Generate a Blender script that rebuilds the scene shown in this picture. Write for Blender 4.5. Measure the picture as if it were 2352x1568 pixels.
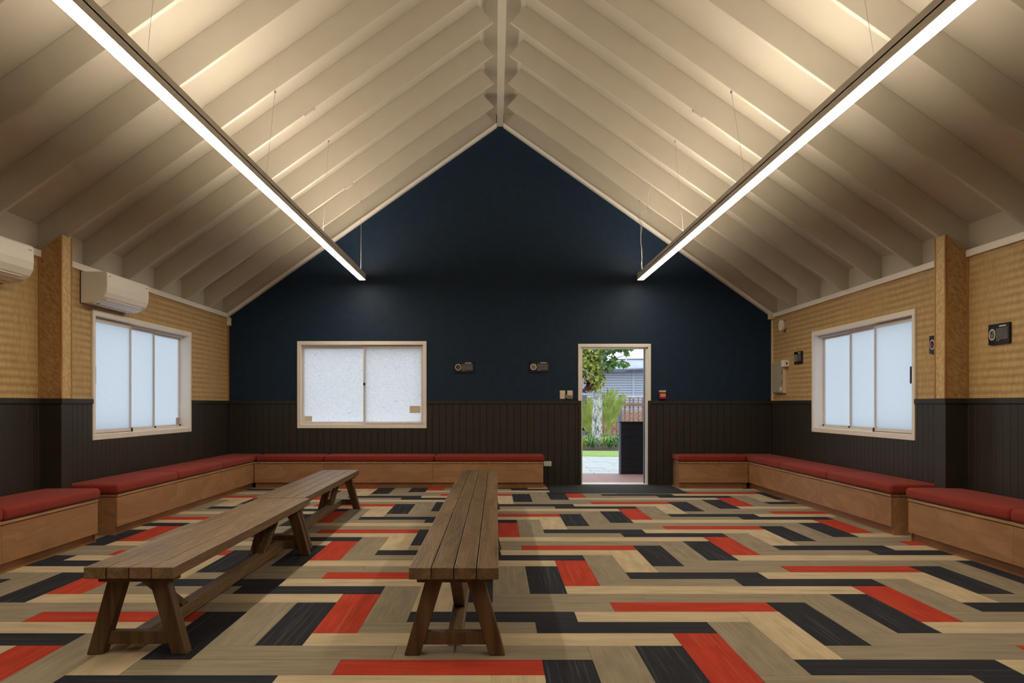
import bpy, bmesh, math, random
from mathutils import Vector, Matrix
random.seed(7)
for o in list(bpy.data.objects): bpy.data.objects.remove(o)
scn = bpy.context.scene
COL = scn.collection
R = math.radians

# ------------------------------------------------------------------ camera
FPX, VPX, VPY, CH = 2002.0, 1138.5, 928.0, 1.2725
cam_d = bpy.data.cameras.new('camera'); cam = bpy.data.objects.new('camera', cam_d); COL.objects.link(cam)
cam.location = (0, 0, CH); cam.rotation_euler = (R(90), 0, 0)
cam_d.sensor_width = 36; cam_d.lens = 36 * FPX / 2352
cam_d.shift_x = (1176 - VPX) / 2352; cam_d.shift_y = (VPY - 784) / 2352
cam_d.clip_end = 300
scn.camera = cam
# ------------------------------------------------------------------ sky, exposure
vs = scn.view_settings
vs.view_transform = 'Standard'; vs.look = 'None'; vs.gamma = 1.0; vs.exposure = 0.0; vs.use_curve_mapping = False
wd = bpy.data.worlds.new('overcast_sky'); scn.world = wd; wd.use_nodes = True
bg = wd.node_tree.nodes['Background']
bg.inputs[0].default_value = (0.86, 0.93, 1.0, 1); bg.inputs[1].default_value = 1.75
LAMP_DOWN, LAMP_UP = 33.0, 40.0
LAMP_COL = (1.0, 0.86, 0.66)

# ------------------------------------------------------------------ helpers
def P(x, y, Y):                      # photo pixel at depth Y -> point
    return Vector(((x - VPX) * Y / FPX, Y, CH + (VPY - y) * Y / FPX))
def srgb(r, g, b):
    f = lambda c: (c / 255 / 12.92) if c <= 10.31 else ((c / 255 + 0.055) / 1.055) ** 2.4
    return (f(r), f(g), f(b))

class MB:
    def __init__(s, fn=None): s.v = []; s.f = []; s.m = []; s.fn = fn; s.cur = 0
    def add(s, vs, fs):
        n = len(s.v)
        s.v += [tuple(s.fn(*p)) if s.fn else tuple(p) for p in vs]
        s.f += [tuple(i + n for i in f) for f in fs]; s.m += [s.cur] * len(fs)
        return s
    def box(s, x0, x1, y0, y1, z0, z1):
        return s.add([(x0,y0,z0),(x1,y0,z0),(x1,y1,z0),(x0,y1,z0),(x0,y0,z1),(x1,y0,z1),(x1,y1,z1),(x0,y1,z1)],
                     [(0,3,2,1),(4,5,6,7),(0,1,5,4),(1,2,6,5),(2,3,7,6),(3,0,4,7)])
    def prism(s, poly, a, b, axis='y'):     # poly of 2D points, extruded along axis from a to b
        n = len(poly)
        mk = {'y': lambda p, t: (p[0], t, p[1]), 'x': lambda p, t: (t, p[0], p[1]), 'z': lambda p, t: (p[0], p[1], t)}[axis]
        return s.add([mk(p, a) for p in poly] + [mk(p, b) for p in poly],
                     [tuple(range(n))[::-1], tuple(range(n, 2*n))] + [(i, (i+1) % n, (i+1) % n + n, i + n) for i in range(n)])
    def beam(s, a, b, w, h, up=(0,0,1)):    # square bar from a to b
        a = Vector(a); b = Vector(b); d = (b - a).normalized(); u = Vector(up)
        sx = d.cross(u).normalized(); uu = sx.cross(d).normalized()
        vs = [p + sx*i*w/2 + uu*j*h/2 for p in (a, b) for i, j in ((-1,-1),(1,-1),(1,1),(-1,1))]
        return s.add(vs, [(0,1,2,3),(7,6,5,4),(0,4,5,1),(1,5,6,2),(2,6,7,3),(3,7,4,0)])
    def tube(s, pts, r, n=6, r1=None):
        pts = [Vector(p) for p in pts]; rings = []
        for i, p in enumerate(pts):
            d = (pts[min(i+1, len(pts)-1)] - pts[max(i-1, 0)]).normalized()
            a = d.cross(Vector((0.31, 0.9, 0.17))).normalized(); b = d.cross(a)
            rr = r if r1 is None else r + (r1 - r) * i / (len(pts) - 1)
            rings.append([p + (a*math.cos(t*2*math.pi/n) + b*math.sin(t*2*math.pi/n))*rr for t in range(n)])
        vs = [q for rg in rings for q in rg]; fs = []
        for i in range(len(pts)-1):
            for t in range(n): fs.append((i*n+t, i*n+(t+1) % n, (i+1)*n+(t+1) % n, (i+1)*n+t))
        fs += [tuple(range(n)), tuple(range((len(pts)-1)*n, len(pts)*n))]
        return s.add(vs, fs)
    def disc(s, c, r, t, axis, n=24):       # flat cylinder, centre c, thickness t along axis vector
        c = Vector(c); ax = Vector(axis).normalized(); a = ax.orthogonal().normalized(); b = ax.cross(a)
        vs = [c + (a*math.cos(k*2*math.pi/n) + b*math.sin(k*2*math.pi/n))*r + ax*h for h in (0, t) for k in range(n)]
        return s.add(vs, [tuple(range(n))[::-1], tuple(range(n, 2*n))] + [(k, (k+1) % n, (k+1) % n + n, k + n) for k in range(n)])
    def mesh(s, name, mats, off=(0,0,0), bevel=0, seg=1, smooth=False, recalc=True):
        me = bpy.data.meshes.new(name); o = Vector(off)
        me.from_pydata([Vector(p) - o for p in s.v], [], s.f)
        mats = mats if isinstance(mats, (list, tuple)) else [mats]
        for m in mats: me.materials.append(m)
        if len(mats) > 1: me.polygons.foreach_set('material_index', s.m)
        bm = bmesh.new(); bm.from_mesh(me)
        if recalc: bmesh.ops.recalc_face_normals(bm, faces=bm.faces[:])
        if bevel:
            bmesh.ops.bevel(bm, geom=[e for e in bm.edges if len(e.link_faces) == 2 and e.calc_face_angle(0) > 0.5],
                            offset=bevel, segments=seg, profile=0.5, affect='EDGES')
        bm.to_mesh(me); bm.free()
        if smooth:
            me.polygons.foreach_set('use_smooth', [True]*len(me.polygons))
        me.update()
        return me
    def base(s):
        xs, ys, zs = zip(*s.v)
        return Vector(((min(xs)+max(xs))/2, (min(ys)+max(ys))/2, min(zs)))
    def build(s, name, mats, parent=None, **k):
        off = wloc(parent) if parent else s.base()
        me = s.mesh(name, mats, off, **k)
        o = bpy.data.objects.new(name, me); COL.objects.link(o)
        if parent: o.parent = parent
        else: o.location = off
        return o
def wloc(o):
    v = Vector((0,0,0))
    while o: v = v + o.location; o = o.parent
    return v
def place(name, me, parent, loc, rz=0):   # another object sharing mesh me, at world loc
    o = bpy.data.objects.new(name, me); COL.objects.link(o)
    if parent: o.parent = parent; o.location = Vector(loc) - wloc(parent)
    else: o.location = loc
    o.rotation_euler.z = rz
    return o
def tag(o, label=None, cat=None, group=None, kind=None):
    if label: o['label'] = label
    if cat: o['category'] = cat
    if group: o['group'] = group
    if kind: o['kind'] = kind
    return o
def empty(name, loc, label=None, cat=None, group=None, kind=None):
    o = bpy.data.objects.new(name, None); COL.objects.link(o); o.location = loc; o.empty_display_size = .1
    return tag(o, label, cat, group, kind)
def copy_tree(o, parent=None):
    c = o.copy(); COL.objects.link(c); c.parent = parent
    for ch in [x for x in bpy.data.objects if x.parent == o]: copy_tree(ch, c)
    return c
def label_child(o, label): o['label'] = label; return o

# ------------------------------------------------------------------ material helpers
class NT:
    def __init__(s, name):
        s.m = bpy.data.materials.new(name); s.m.use_nodes = True; s.t = s.m.node_tree
        s.b = s.t.nodes['Principled BSDF']; s.out = s.t.nodes['Material Output']
    def n(s, typ, **k):
        nd = s.t.nodes.new('ShaderNode' + typ)
        for a, v in k.items(): setattr(nd, a, v)
        return nd
    def put(s, sock, v):
        if isinstance(v, bpy.types.NodeSocket): s.t.links.new(v, sock)
        else: sock.default_value = v
    def math(s, op, a, b=0.0, c=0.0):
        nd = s.n('Math', operation=op)
        for i, v in enumerate((a, b, c)): s.put(nd.inputs[i], v)
        return nd.outputs[0]
    def coord(s, kind='Object', scale=(1,1,1), rot=(0,0,0), rnd=False):
        tc = s.n('TexCoord'); mp = s.n('Mapping')
        mp.inputs['Scale'].default_value = scale; mp.inputs['Rotation'].default_value = rot
        src = tc.outputs[kind]
        if rnd:
            oi = s.n('ObjectInfo'); va = s.n('VectorMath', operation='MULTIPLY_ADD')
            cb = s.n('CombineXYZ')
            for i in range(3): s.t.links.new(oi.outputs['Random'], cb.inputs[i])
            s.t.links.new(cb.outputs[0], va.inputs[0]); va.inputs[1].default_value = (37, 53, 29); s.t.links.new(src, va.inputs[2])
            src = va.outputs[0]
        s.t.links.new(src, mp.inputs['Vector'])
        return mp.outputs[0]
    def noise(s, vec, scale=5, detail=3, rough=.5, dist=0):
        nd = s.n('TexNoise'); s.t.links.new(vec, nd.inputs['Vector'])
        nd.inputs['Scale'].default_value = scale; nd.inputs['Detail'].default_value = detail
        nd.inputs['Roughness'].default_value = rough; nd.inputs['Distortion'].default_value = dist
        return nd.outputs['Fac']
    def ramp(s, fac, stops):
        nd = s.n('ValToRGB'); s.put(nd.inputs[0], fac); e = nd.color_ramp.elements
        while len(e) < len(stops): e.new(.5)
        for i, (p, c) in enumerate(stops): e[i].position = p; e[i].color = (*c, 1)
        return nd.outputs[0]
    def mix(s, fac, a, b, mode='MIX'):
        nd = s.n('Mix', data_type='RGBA', blend_type=mode)
        s.put(nd.inputs['Factor'], fac)
        for i, v in ((6, a), (7, b)):
            s.put(nd.inputs[i], v if isinstance(v, bpy.types.NodeSocket) else (*v, 1))
        return nd.outputs[2]
    def bump(s, h, strength=.3, dist=.01):
        nd = s.n('Bump'); nd.inputs['Strength'].default_value = strength; nd.inputs['Distance'].default_value = dist
        s.t.links.new(h, nd.inputs['Height']); s.t.links.new(nd.outputs[0], s.b.inputs['Normal'])
    def set(s, col=None, rough=.5, metal=0, spec=.5):
        if col is not None: s.put(s.b.inputs['Base Color'], col if isinstance(col, bpy.types.NodeSocket) else (*col, 1))
        s.put(s.b.inputs['Roughness'], rough); s.b.inputs['Metallic'].default_value = metal
        s.b.inputs['Specular IOR Level'].default_value = spec
        return s.m
def paint(name, col, rough=.5, var=.06, scale=6, bump=0, spec=.4, metal=0):
    t = NT(name); v = t.coord(); f = t.noise(v, scale, 4)
    c = t.ramp(f, [(.3, tuple(x*(1-var) for x in col)), (.7, tuple(min(1, x*(1+var)) for x in col))])
    if bump: t.bump(t.noise(v, 180, 2), bump, .002)
    return t.set(c, rough, metal, spec)
def wood(name, c0, c1, axis=1, rough=.5, fine=1.0, spec=.4, rings=.6, bump=.25):
    t = NT(name); sc = [14, 14, 14]; sc[axis] = 1.1
    v = t.coord(scale=tuple(sc), rnd=True)
    f = t.noise(v, 1.0*fine, 5, .6, .8)
    w = t.n('TexWave', wave_type='BANDS', bands_direction='DIAGONAL'); t.t.links.new(t.coord(scale=tuple(x*.45 for x in sc), rnd=True), w.inputs['Vector'])
    w.inputs['Scale'].default_value = 1.2*fine; w.inputs['Distortion'].default_value = 7; w.inputs['Detail'].default_value = 3; w.inputs['Detail Scale'].default_value = 1.3
    g = t.math('ADD', t.math('MULTIPLY', f, 1-rings*.5), t.math('MULTIPLY', w.outputs['Fac'], rings*.5))
    c = t.ramp(g, [(.28, c0), (.72, c1)])
    fs = [90, 90, 90]; fs[axis] = 4
    fn = t.noise(t.coord(scale=tuple(fs), rnd=True), 1, 2)
    c = t.mix(t.math('MULTIPLY', fn, .35), c, tuple(x*.45 for x in c0))
    t.bump(t.math('ADD', g, t.math('MULTIPLY', fn, .6)), bump, .004)
    return t.set(c, rough, 0, spec)

CREAM = (.53, .492, .42)
M = {}
M['ceiling'] = paint('ceiling_paint', CREAM, .55, .02, 3)
M['rafter'] = paint('rafter_paint', CREAM, .45, .025, 4)
M['trimwhite'] = paint('white_trim_paint', (.86, .82, .77), .35, .02, 5)
M['blue'] = paint('blue_fabric_panel', (.0042, .0205, .050), .55, .16, 9, bump=.5, spec=.3)
M['wains'] = paint('dark_brown_boards', (.025, .0212, .0165), .45, .12, 5, spec=.4)
M['bead'] = wood('golden_bead', (.36,.17,.06), (.52,.28,.10), 2, .5)
def ply(name, axis, c0=(.30,.145,.066), c1=(.45,.255,.125)):
    t = NT(name); sc = [3.2, 3.2, 3.2]; sc[axis] = .9
    v = t.coord(scale=tuple(sc), rnd=True)
    f = t.noise(v, .7, 4, .55, 1.6)
    f2 = t.math('PINGPONG', t.math('MULTIPLY', f, 6.0), .5)
    g = t.math('ADD', t.math('MULTIPLY', f, .75), t.math('MULTIPLY', f2, .4))
    c = t.ramp(g, [(.3, c0), (.75, c1)])
    fs = [60, 60, 60]; fs[axis] = 3
    c = t.mix(t.math('MULTIPLY', t.noise(t.coord(scale=tuple(fs), rnd=True), 1, 2), .25), c, tuple(x*.6 for x in c0))
    return t.set(c, .42, 0, .4)
M['plyY'] = ply('plywood_along_wall', 1); M['plyX'] = ply('plywood_along_back', 0)
M['plyedge'] = wood('plywood_edge', (.34,.2,.1), (.5,.32,.17), 1, .5)
M['toe'] = ply('plywood_toe_board', 1, (.25,.105,.042), (.34,.16,.07))
def teak(name, k=.9):
    t = NT(name)
    v = t.coord(scale=(10, .9, 10), rnd=True)
    f = t.noise(v, 1.0, 3, .5, 1.2)
    rg = t.math('PINGPONG', t.math('MULTIPLY', f, 9.0), .5)
    fn = t.noise(t.coord(scale=(130, 5, 130), rnd=True), 1, 2)
    g = t.math('ADD', t.math('MULTIPLY', f, .55), t.math('ADD', t.math('MULTIPLY', rg, .35), t.math('MULTIPLY', fn, .25)))
    oi = t.n('ObjectInfo'); g = t.math('ADD', g, t.math('MULTIPLY', t.math('SUBTRACT', oi.outputs['Random'], .5), .16))
    c = t.ramp(g, [(.26, (.085*k,.049*k,.022*k)), (.55, (.20*k,.125*k,.060*k)), (.85, (.33*k,.225*k,.125*k))])
    t.bump(t.math('ADD', rg, fn), .3, .003)
    return t.set(c, t.math('ADD', .34, t.math('MULTIPLY', fn, .2)), 0, .5)
M['teak'] = teak('weathered_teak'); M['teakleg'] = wood('teak_leg', (.07,.037,.015), (.165,.095,.044), 2, .5, 1, .35, .5)
def fabric():
    t = NT('red_wool_fabric'); v = t.coord(rnd=True)
    f = t.noise(v, 260, 2); g = t.noise(v, 7, 3)
    c = t.ramp(f, [(.3, (.175,.019,.0135)), (.7, (.30,.037,.026))])
    c = t.mix(t.math('MULTIPLY', g, .3), c, (.21,.03,.02))
    t.bump(f, .25, .002)
    m = t.set(c, .9, 0, .2); t.b.inputs['Sheen Weight'].default_value = .05; return m
M['red'] = fabric()
def carpet(name, col, line, amt):
    t = NT(name)
    f = t.noise(t.coord(scale=(1.2, 62, 20), rnd=True), 1, 2, .5)
    h = t.noise(t.coord(scale=(2.4, 150, 20), rnd=True), 1, 1, .5)
    g = t.noise(t.coord(scale=(3, 14, 3), rnd=True), 1, 3)
    c = t.ramp(g, [(.3, tuple(x*.82 for x in col)), (.7, tuple(x*1.12 for x in col))])
    st = t.ramp(f, [(.55, (0,0,0)), (.66, (1,1,1))])
    c = t.mix(t.math('MULTIPLY', st, amt), c, line)
    c = t.mix(t.math('MULTIPLY', h, .45), c, tuple(x*.55 for x in col))
    t.bump(t.math('ADD', f, h), .5, .003)
    return t.set(c, .95, 0, .15)
M['c_dark'] = carpet('charcoal_carpet', (.020,.0225,.032), (.085,.086,.092), .5)
M['c_red'] = carpet('red_carpet', (.43,.042,.022), (.48,.13,.06), .45)
M['c_grey'] = carpet('greige_carpet', (.275,.235,.175), (.37,.325,.25), .5)
M['c_beige'] = carpet('beige_carpet', (.51,.42,.285), (.58,.50,.36), .4)
M['white'] = paint('white_plastic', (.82,.80,.76), .35, .01)
M['ivory'] = paint('ivory_plastic', (.70,.60,.44), .4, .02)
M['black'] = paint('black_plastic', (.012,.012,.013), .4, .05)
M['alu'] = paint('cream_aluminium_sash', (.74,.68,.63), .4, .02)
M['lampbody'] = paint('grey_aluminium', (.40,.37,.34), .42, .02, metal=.2)
M['housing'] = paint('satin_lamp_housing', (.74,.71,.66), .4, .02)
M['steel'] = paint('steel_wire', (.30,.29,.27), .4, .02, metal=.6)
def emit(name, col, s):
    t = NT(name); e = t.n('Emission'); e.inputs[0].default_value = (*col, 1); e.inputs[1].default_value = s
    t.t.links.new(e.outputs[0], t.out.inputs['Surface']); return t.m
M['led_dn'] = emit('led_diffuser', LAMP_COL, LAMP_DOWN); M['led_up'] = emit('led_uplight', LAMP_COL, LAMP_UP)
def frosted(name, scroll):
    t = NT(name); v = t.coord()
    if scroll:
        a = t.noise(t.coord(scale=(11, 11, 15)), 1.0, 1, .5, 2.6)
        h = t.math('PINGPONG', t.math('MULTIPLY', a, 7.0), .5)
        fac = t.ramp(h, [(.05, (.66,.68,.73)), (.16, (.95,.95,.955))])
    else:
        h = t.noise(v, 90, 2); fac = t.ramp(h, [(.3, (.62,.65,.68)), (.7, (.70,.725,.75))])
    bp = t.n('Bump'); bp.inputs['Strength'].default_value = .08 if scroll else .25; bp.inputs['Distance'].default_value = .004
    t.t.links.new(h, bp.inputs['Height'])
    tr = t.n('BsdfTranslucent'); t.t.links.new(fac, tr.inputs[0]); t.t.links.new(bp.outputs[0], tr.inputs['Normal'])
    gl = t.n('BsdfGlossy'); gl.inputs['Roughness'].default_value = .35; t.t.links.new(bp.outputs[0], gl.inputs['Normal'])
    mx = t.n('MixShader'); mx.inputs[0].default_value = .04
    t.t.links.new(tr.outputs[0], mx.inputs[1]); t.t.links.new(gl.outputs[0], mx.inputs[2]); t.t.links.new(mx.outputs[0], t.out.inputs['Surface'])
    return t.m
M['sticker'] = paint('pale_sticker', (.62,.66,.70), .5, .02)
M['frost'] = frosted('frosted_glass', False); M['scroll'] = frosted('scroll_pattern_glass', True)
def weave(name, ua, dark, light, P_=.068, diag=False):
    t = NT(name); tc = t.n('TexCoord'); sp = t.n('SeparateXYZ'); t.t.links.new(tc.outputs['Object'], sp.inputs[0])
    u, z = sp.outputs[ua], sp.outputs[2]
    rn = t.noise(t.coord(scale=(1,1,1)), 55, 2); big = t.noise(t.coord(), 2.3, 3)
    if diag:
        a = t.math('ADD', u, z); b = t.math('SUBTRACT', u, z)
        ca = t.math('FLOOR', t.math('DIVIDE', a, .024)); cb_ = t.math('FLOOR', t.math('DIVIDE', b, .048))
        wn = t.n('TexWhiteNoise', noise_dimensions='2D'); cv = t.n('CombineXYZ')
        t.t.links.new(ca, cv.inputs[0]); t.t.links.new(cb_, cv.inputs[1]); t.t.links.new(cv.outputs[0], wn.inputs['Vector'])
        f = t.math('MULTIPLY', t.math('POWER', wn.outputs['Value'], 1.0), .9)
        h = t.math('PINGPONG', t.math('DIVIDE', a, .024), .5)
    else:
        zz = t.math('PINGPONG', u, .0115)
        v = t.math('DIVIDE', t.math('ADD', t.math('ADD', z, t.math('MULTIPLY', zz, 1.7)), t.math('MULTIPLY', t.noise(t.coord(), 1.6, 2), .02)), P_)
        band = t.math('PINGPONG', v, .5)
        band = t.ramp(t.math('MULTIPLY', band, 2), [(.32, (0,0,0)), (.62, (1,1,1))])
        cu = t.math('FLOOR', t.math('DIVIDE', u, .023)); cz = t.math('FLOOR', v)
        wn = t.n('TexWhiteNoise', noise_dimensions='2D'); cv = t.n('CombineXYZ')
        t.t.links.new(cu, cv.inputs[0]); t.t.links.new(cz, cv.inputs[1]); t.t.links.new(cv.outputs[0], wn.inputs['Vector'])
        fade = t.ramp(t.noise(t.coord(), 1.1, 2), [(.35, (.25,.25,.25)), (.6, (1,1,1))])
        f = t.math('ADD', t.math('MULTIPLY', t.math('MULTIPLY', t.math('SUBTRACT', band, .5), fade), .55), t.math('ADD', t.math('MULTIPLY', wn.outputs['Value'], .3), .28))
        h = t.math('ADD', band, t.math('MULTIPLY', zz, 30))
    g = t.math('ADD', t.math('MULTIPLY', f, .75), t.math('ADD', t.math('MULTIPLY', rn, .15), t.math('MULTIPLY', big, .18)))
    c = t.ramp(g, [(.12, dark), (.85, light)])
    t.bump(h, .35, .003)
    return t.set(c, .5, 0, .35)
M['weaveY'] = weave('bamboo_weave_side', 1, (.345,.215,.083), (.61,.445,.22))
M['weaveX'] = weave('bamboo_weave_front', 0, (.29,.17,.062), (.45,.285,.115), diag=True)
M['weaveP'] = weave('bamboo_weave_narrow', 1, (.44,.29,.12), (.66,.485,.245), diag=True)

# ================================================================== ROOM SHELL
XL, XR, YB, YF, XC = -4.21, 4.354, 13.70, -3.0, 0.07
S = .7057
ZW = 2.665                            # top of side walls
HW = 1.327                            # wainscot top
zb = lambda x: 5.63 - S * (abs(x - XC) - .10)      # rafter undersides
zl = lambda x: zb(x) + .311                        # ceiling lining
WT = .2

# ---- floor: herringbone-like repeat of carpet planks (unit .25 m)
W = .25; U0, V0 = .077, .66
floor = tag(MB().box(XL-WT, XR+WT, YF-WT, YB+.2, -.12, -.004).build('floor', M['c_grey']), kind='structure')
pat = [('V',1,14,'dark'),('V',2,15,'grey'),('V',3,15,'dark'),('V',4,16,'red'),('V',5,17,'grey'),('V',6,18,'beige'),
       ('H',3,22,'red'),('H',2,21,'beige'),('H',-2,21,'dark'),('H',1,20,'dark'),('H',-3,20,'grey'),('H',0,19,'beige'),
       ('H',-4,19,'beige'),('H',-2,18,'grey'),('H',-6,18,'grey'),('H',-1,22,'grey')]
G = .0007
full = {}
for c in ('dark','red','grey','beige'):
    full[c] = MB().box(-2*W+G, 2*W-G, -W/2+G, W/2-G, -.004, .003).mesh('carpet_plank', M['c_'+c])
planks = []
for i in range(-14, 15):
    for j in range(-14, 15):
        for k, a, b, c in pat:
            u = a + 6*i - 8*j; v = b + 5*i + 4*j
            du, dv = (4, 1) if k == 'H' else (1, 4)
            x0, x1 = (u-U0)*W, (u+du-U0)*W; y0, y1 = (v-V0)*W, (v+dv-V0)*W
            X0, X1, Y0, Y1 = max(x0, XL), min(x1, XR), max(y0, YF), min(y1, YB-.01)
            if X1-X0 < .02 or Y1-Y0 < .02: continue
            # hidden under the built-in seats
            if X1 < -3.74 and not (7.9 < Y1 and Y0 < 8.5): continue
            if X0 > 3.92 and not (7.9 < Y1 and Y0 < 8.5): continue
            planks.append((k, c, x0, x1, y0, y1, X0, X1, Y0, Y1))
def vis(p):
    k, c, x0, x1, y0, y1, X0, X1, Y0, Y1 = p
    if Y1 < 4.0: return False
    Ym = max(Y1, 4.0)
    return not (X1 < -1138.5*Ym/FPX or X0 > 1213.5*Ym/FPX)
show = sorted([p for p in planks if vis(p)], key=lambda p: p[8])
rest = [p for p in planks if not vis(p)] + show[300:]
for k, c, x0, x1, y0, y1, X0, X1, Y0, Y1 in show[:300]:
    dz = random.uniform(-.0006, .0006)
    if (X0, X1, Y0, Y1) == (x0, x1, y0, y1):
        place('carpet_plank', full[c], floor, ((x0+x1)/2, (y0+y1)/2, dz), 0 if k == 'H' else R(90))
    else:
        cx, cy = (X0+X1)/2, (Y0+Y1)/2; a, b = (X1-X0)/2-G, (Y1-Y0)/2-G
        if k == 'V': a, b = b, a
        me = MB().box(-a, a, -b, b, -.004, .003).mesh('carpet_plank', M['c_'+c])
        place('carpet_plank', me, floor, (cx, cy, dz), 0 if k == 'H' else R(90))
cols = ['dark','red','grey','beige']
mb = MB()
for k, c, x0, x1, y0, y1, X0, X1, Y0, Y1 in rest:
    mb.cur = cols.index(c); mb.box(X0+G, X1-G, Y0+G, Y1-G, -.004, .003)
tag(mb.build('carpet_planks', [M['c_'+c] for c in cols], floor), kind='stuff')

# ---- back wall with window and door openings
WX0, WX1, WZ0, WZ1 = -3.073, -1.129, .941, 2.218      # clear opening, back window
DX0, DX1, DZ1 = 1.345, 2.392, 2.168                # door opening
mb = MB()
def col_piece(x0, x1, z0, z1=None):
    t0, t1 = (zl(x0), zl(x1)) if z1 is None else (z1, z1)
    mb.prism([(x0, z0), (x1, z0), (x1, t1), (x0, t0)], YB, YB+WT)
for a, b in ((XL-WT, WX0), (WX1, XC), (XC, DX0), (DX1, XR+WT)): col_piece(a, b, -.1)
col_piece(WX0, WX1, -.1, WZ0); col_piece(WX0, WX1, WZ1); col_piece(DX0, DX1, DZ1)
wall_back = tag(mb.build('wall_back', M['blue']), kind='structure')
# wainscot boards, back wall
PITCH = .107
def boards(wall, mapf, u0, u1, gaps, name='wainscot_board'):
    n = int(round((u1-u0)/PITCH)); p = (u1-u0)/n
    cache = {}
    for i in range(n):
        cuts_ = [u0+i*p, u0+(i+1)*p]
        for g0, g1, gz0, gz1 in gaps:
            for g in (g0, g1):
                if cuts_[0]+.002 < g < cuts_[-1]-.002: cuts_.append(g)
        cuts_.sort()
        for a, b in zip(cuts_, cuts_[1:]):
            z0, z1 = 0.0, HW-.05
            for g0, g1, gz0, gz1 in gaps:
                if g0-.001 < (a+b)/2 < g1+.001: z1 = gz0
            if z1 < .05: continue
            w = b-a
            if w < .004: continue
            key = (round(w, 4), round(z1, 3))
            if key not in cache:
                h = w/2-.0008; c = .004; t = .016
                m2 = MB(mapf[0]); m2.add([(-h,0,z0),(h,0,z0),(h,-t+c,z0),(h-c,-t,z0),(-h+c,-t,z0),(-h,-t+c,z0)] + [(-h,0,z1),(h,0,z1),(h,-t+c,z1),(h-c,-t,z1),(-h+c,-t,z1),(-h,-t+c,z1)],
                    [(5,4,3,2,1,0),(6,7,8,9,10,11)] + [(k,(k+1)%6,(k+1)%6+6,k+6) for k in range(6)])
                cache[key] = m2.mesh(name, M['wains'])
            place(name, cache[key], wall, mapf[1]((a+b)/2))
mapB = (lambda u, w, z: (u, w, z), lambda u: (u, YB, 0))
mapL = (lambda u, w, z: (-w, u, z), lambda u: (XL, u, 0))
mapR = (lambda u, w, z: (w, u, z), lambda u: (XR, u, 0))
boards(wall_back, mapB, XL+.016, XR-.016, [(-3.117, -1.085, .896, 3), (1.297, 2.433, 0, 3)])
cap = lambda a, b: MB().box(a, b, YB-.03, YB, HW-.05, HW)
for a, b in ((XL, -3.117), (-1.085, 1.297), (2.433, XR)):
    cap(a, b).build('wainscot_cap', M['wains'], wall_back, bevel=.006)
for a in (1.297, DX1):                              # dark stiles beside the door
    MB().box(a, a+.046, YB-.028, YB, 0, HW).build('door_stile', M['wains'], wall_back, bevel=.003)
# corner beads
MB().box(XL, XL+.022, YB-.02, YB, HW, ZW).build('corner_bead', M['bead'], wall_back)

# ---- side walls
def side_wall(name, X, sgn, ua, ub):
    WY0, WY1 = ua+.044, ub-.044
    mb = MB(); o0, o1 = (X, X+sgn*WT); a, b = min(o0, o1), max(o0, o1)
    for y0, y1, z0, z1 in ((YF, WY0, -.1, ZW), (WY1, YB, -.1, ZW), (WY0, WY1, -.1, WZ0), (WY0, WY1, WZ1, ZW)): mb.box(a, b, y0, y1, z0, z1)
    w = tag(mb.build(name, M['weaveY']), kind='structure')
    boards(w, mapL if sgn < 0 else mapR, 5.2, YB-.016, [(ua, ub, .896, 3)])
    ib = lambda t: (X, X-sgn*t) if sgn > 0 else (X, X+t)
    def strip(t, y0, y1, z0, z1, nm, m, bev=.004):
        x0, x1 = sorted((X, X - sgn*t)); return MB().box(x0, x1, y0, y1, z0, z1).build(nm, m, w, bevel=bev)
    strip(.016, YF, 5.2, 0, HW-.05, 'wainscot_panel', M['wains'], 0)
    for y0, y1 in ((YF, ua), (ub, YB)): strip(.03, y0, y1, HW-.05, HW, 'wainscot_cap', M['wains'])
    for y0, y1 in ((YF, 8.03), (8.225, YB)): strip(.025, y0, y1, 2.625, 2.69, 'wall_top_trim', M['trimwhite'])
    # pilaster: dark below, woven above
    px = X - sgn*.21; x0, x1 = sorted((X, px)); y0, y1 = 8.03, 8.225
    wall_ = w; w = tag(empty('trim_1' if sgn < 0 else 'trim_2', ((X+px)/2, (y0+y1)/2, 0)), kind='structure')
    MB().box(x0, x1, y0, y1, 0, HW).build('pilaster_base', M['wains'], w, bevel=.003)
    e = .012
    MB().box(min(x0, x1)-(e if sgn > 0 else 0), x1+(e if sgn < 0 else 0), y0-.012, y1+.012, HW-.05, HW).build('pilaster_cap', M['wains'], w, bevel=.003)
    mb = MB(); poly = [(X, HW), (px, HW), (px, zb(px)+.01), (X, zb(X)+.01)]
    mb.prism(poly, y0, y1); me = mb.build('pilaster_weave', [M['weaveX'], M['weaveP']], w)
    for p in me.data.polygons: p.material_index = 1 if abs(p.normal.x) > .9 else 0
    for yy in (y0-.004, y1-.018):
        a, b = sorted((px - sgn*.004, px + sgn*.018)); MB().box(a, b, yy, yy+.022, HW, zb(px)+.006).build('pilaster_bead', M['bead'], w)
    a, b = sorted((X, X - sgn*.016)); MB().box(a, b, y0-.014, y0, HW, 2.625).build('corner_bead', M['bead'], w)
    return wall_
wall_left = side_wall('wall_left', XL, -1, 9.068, 12.0); wall_right = side_wall('wall_right', XR, 1, 9.015, 11.95)
MB().box(XL, XL+.016, YB-.04, YB-.02, HW, 2.625).build('corner_bead', M['bead'], wall_left)
tag(MB().prism([(XL-WT, -.1), (XR+WT, -.1), (XR+WT, zl(XR+WT)), (XC, zl(XC)), (XL-WT, zl(XL-WT))], YF-WT, YF).build('wall_front', M['ceiling']), kind='structure')

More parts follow.
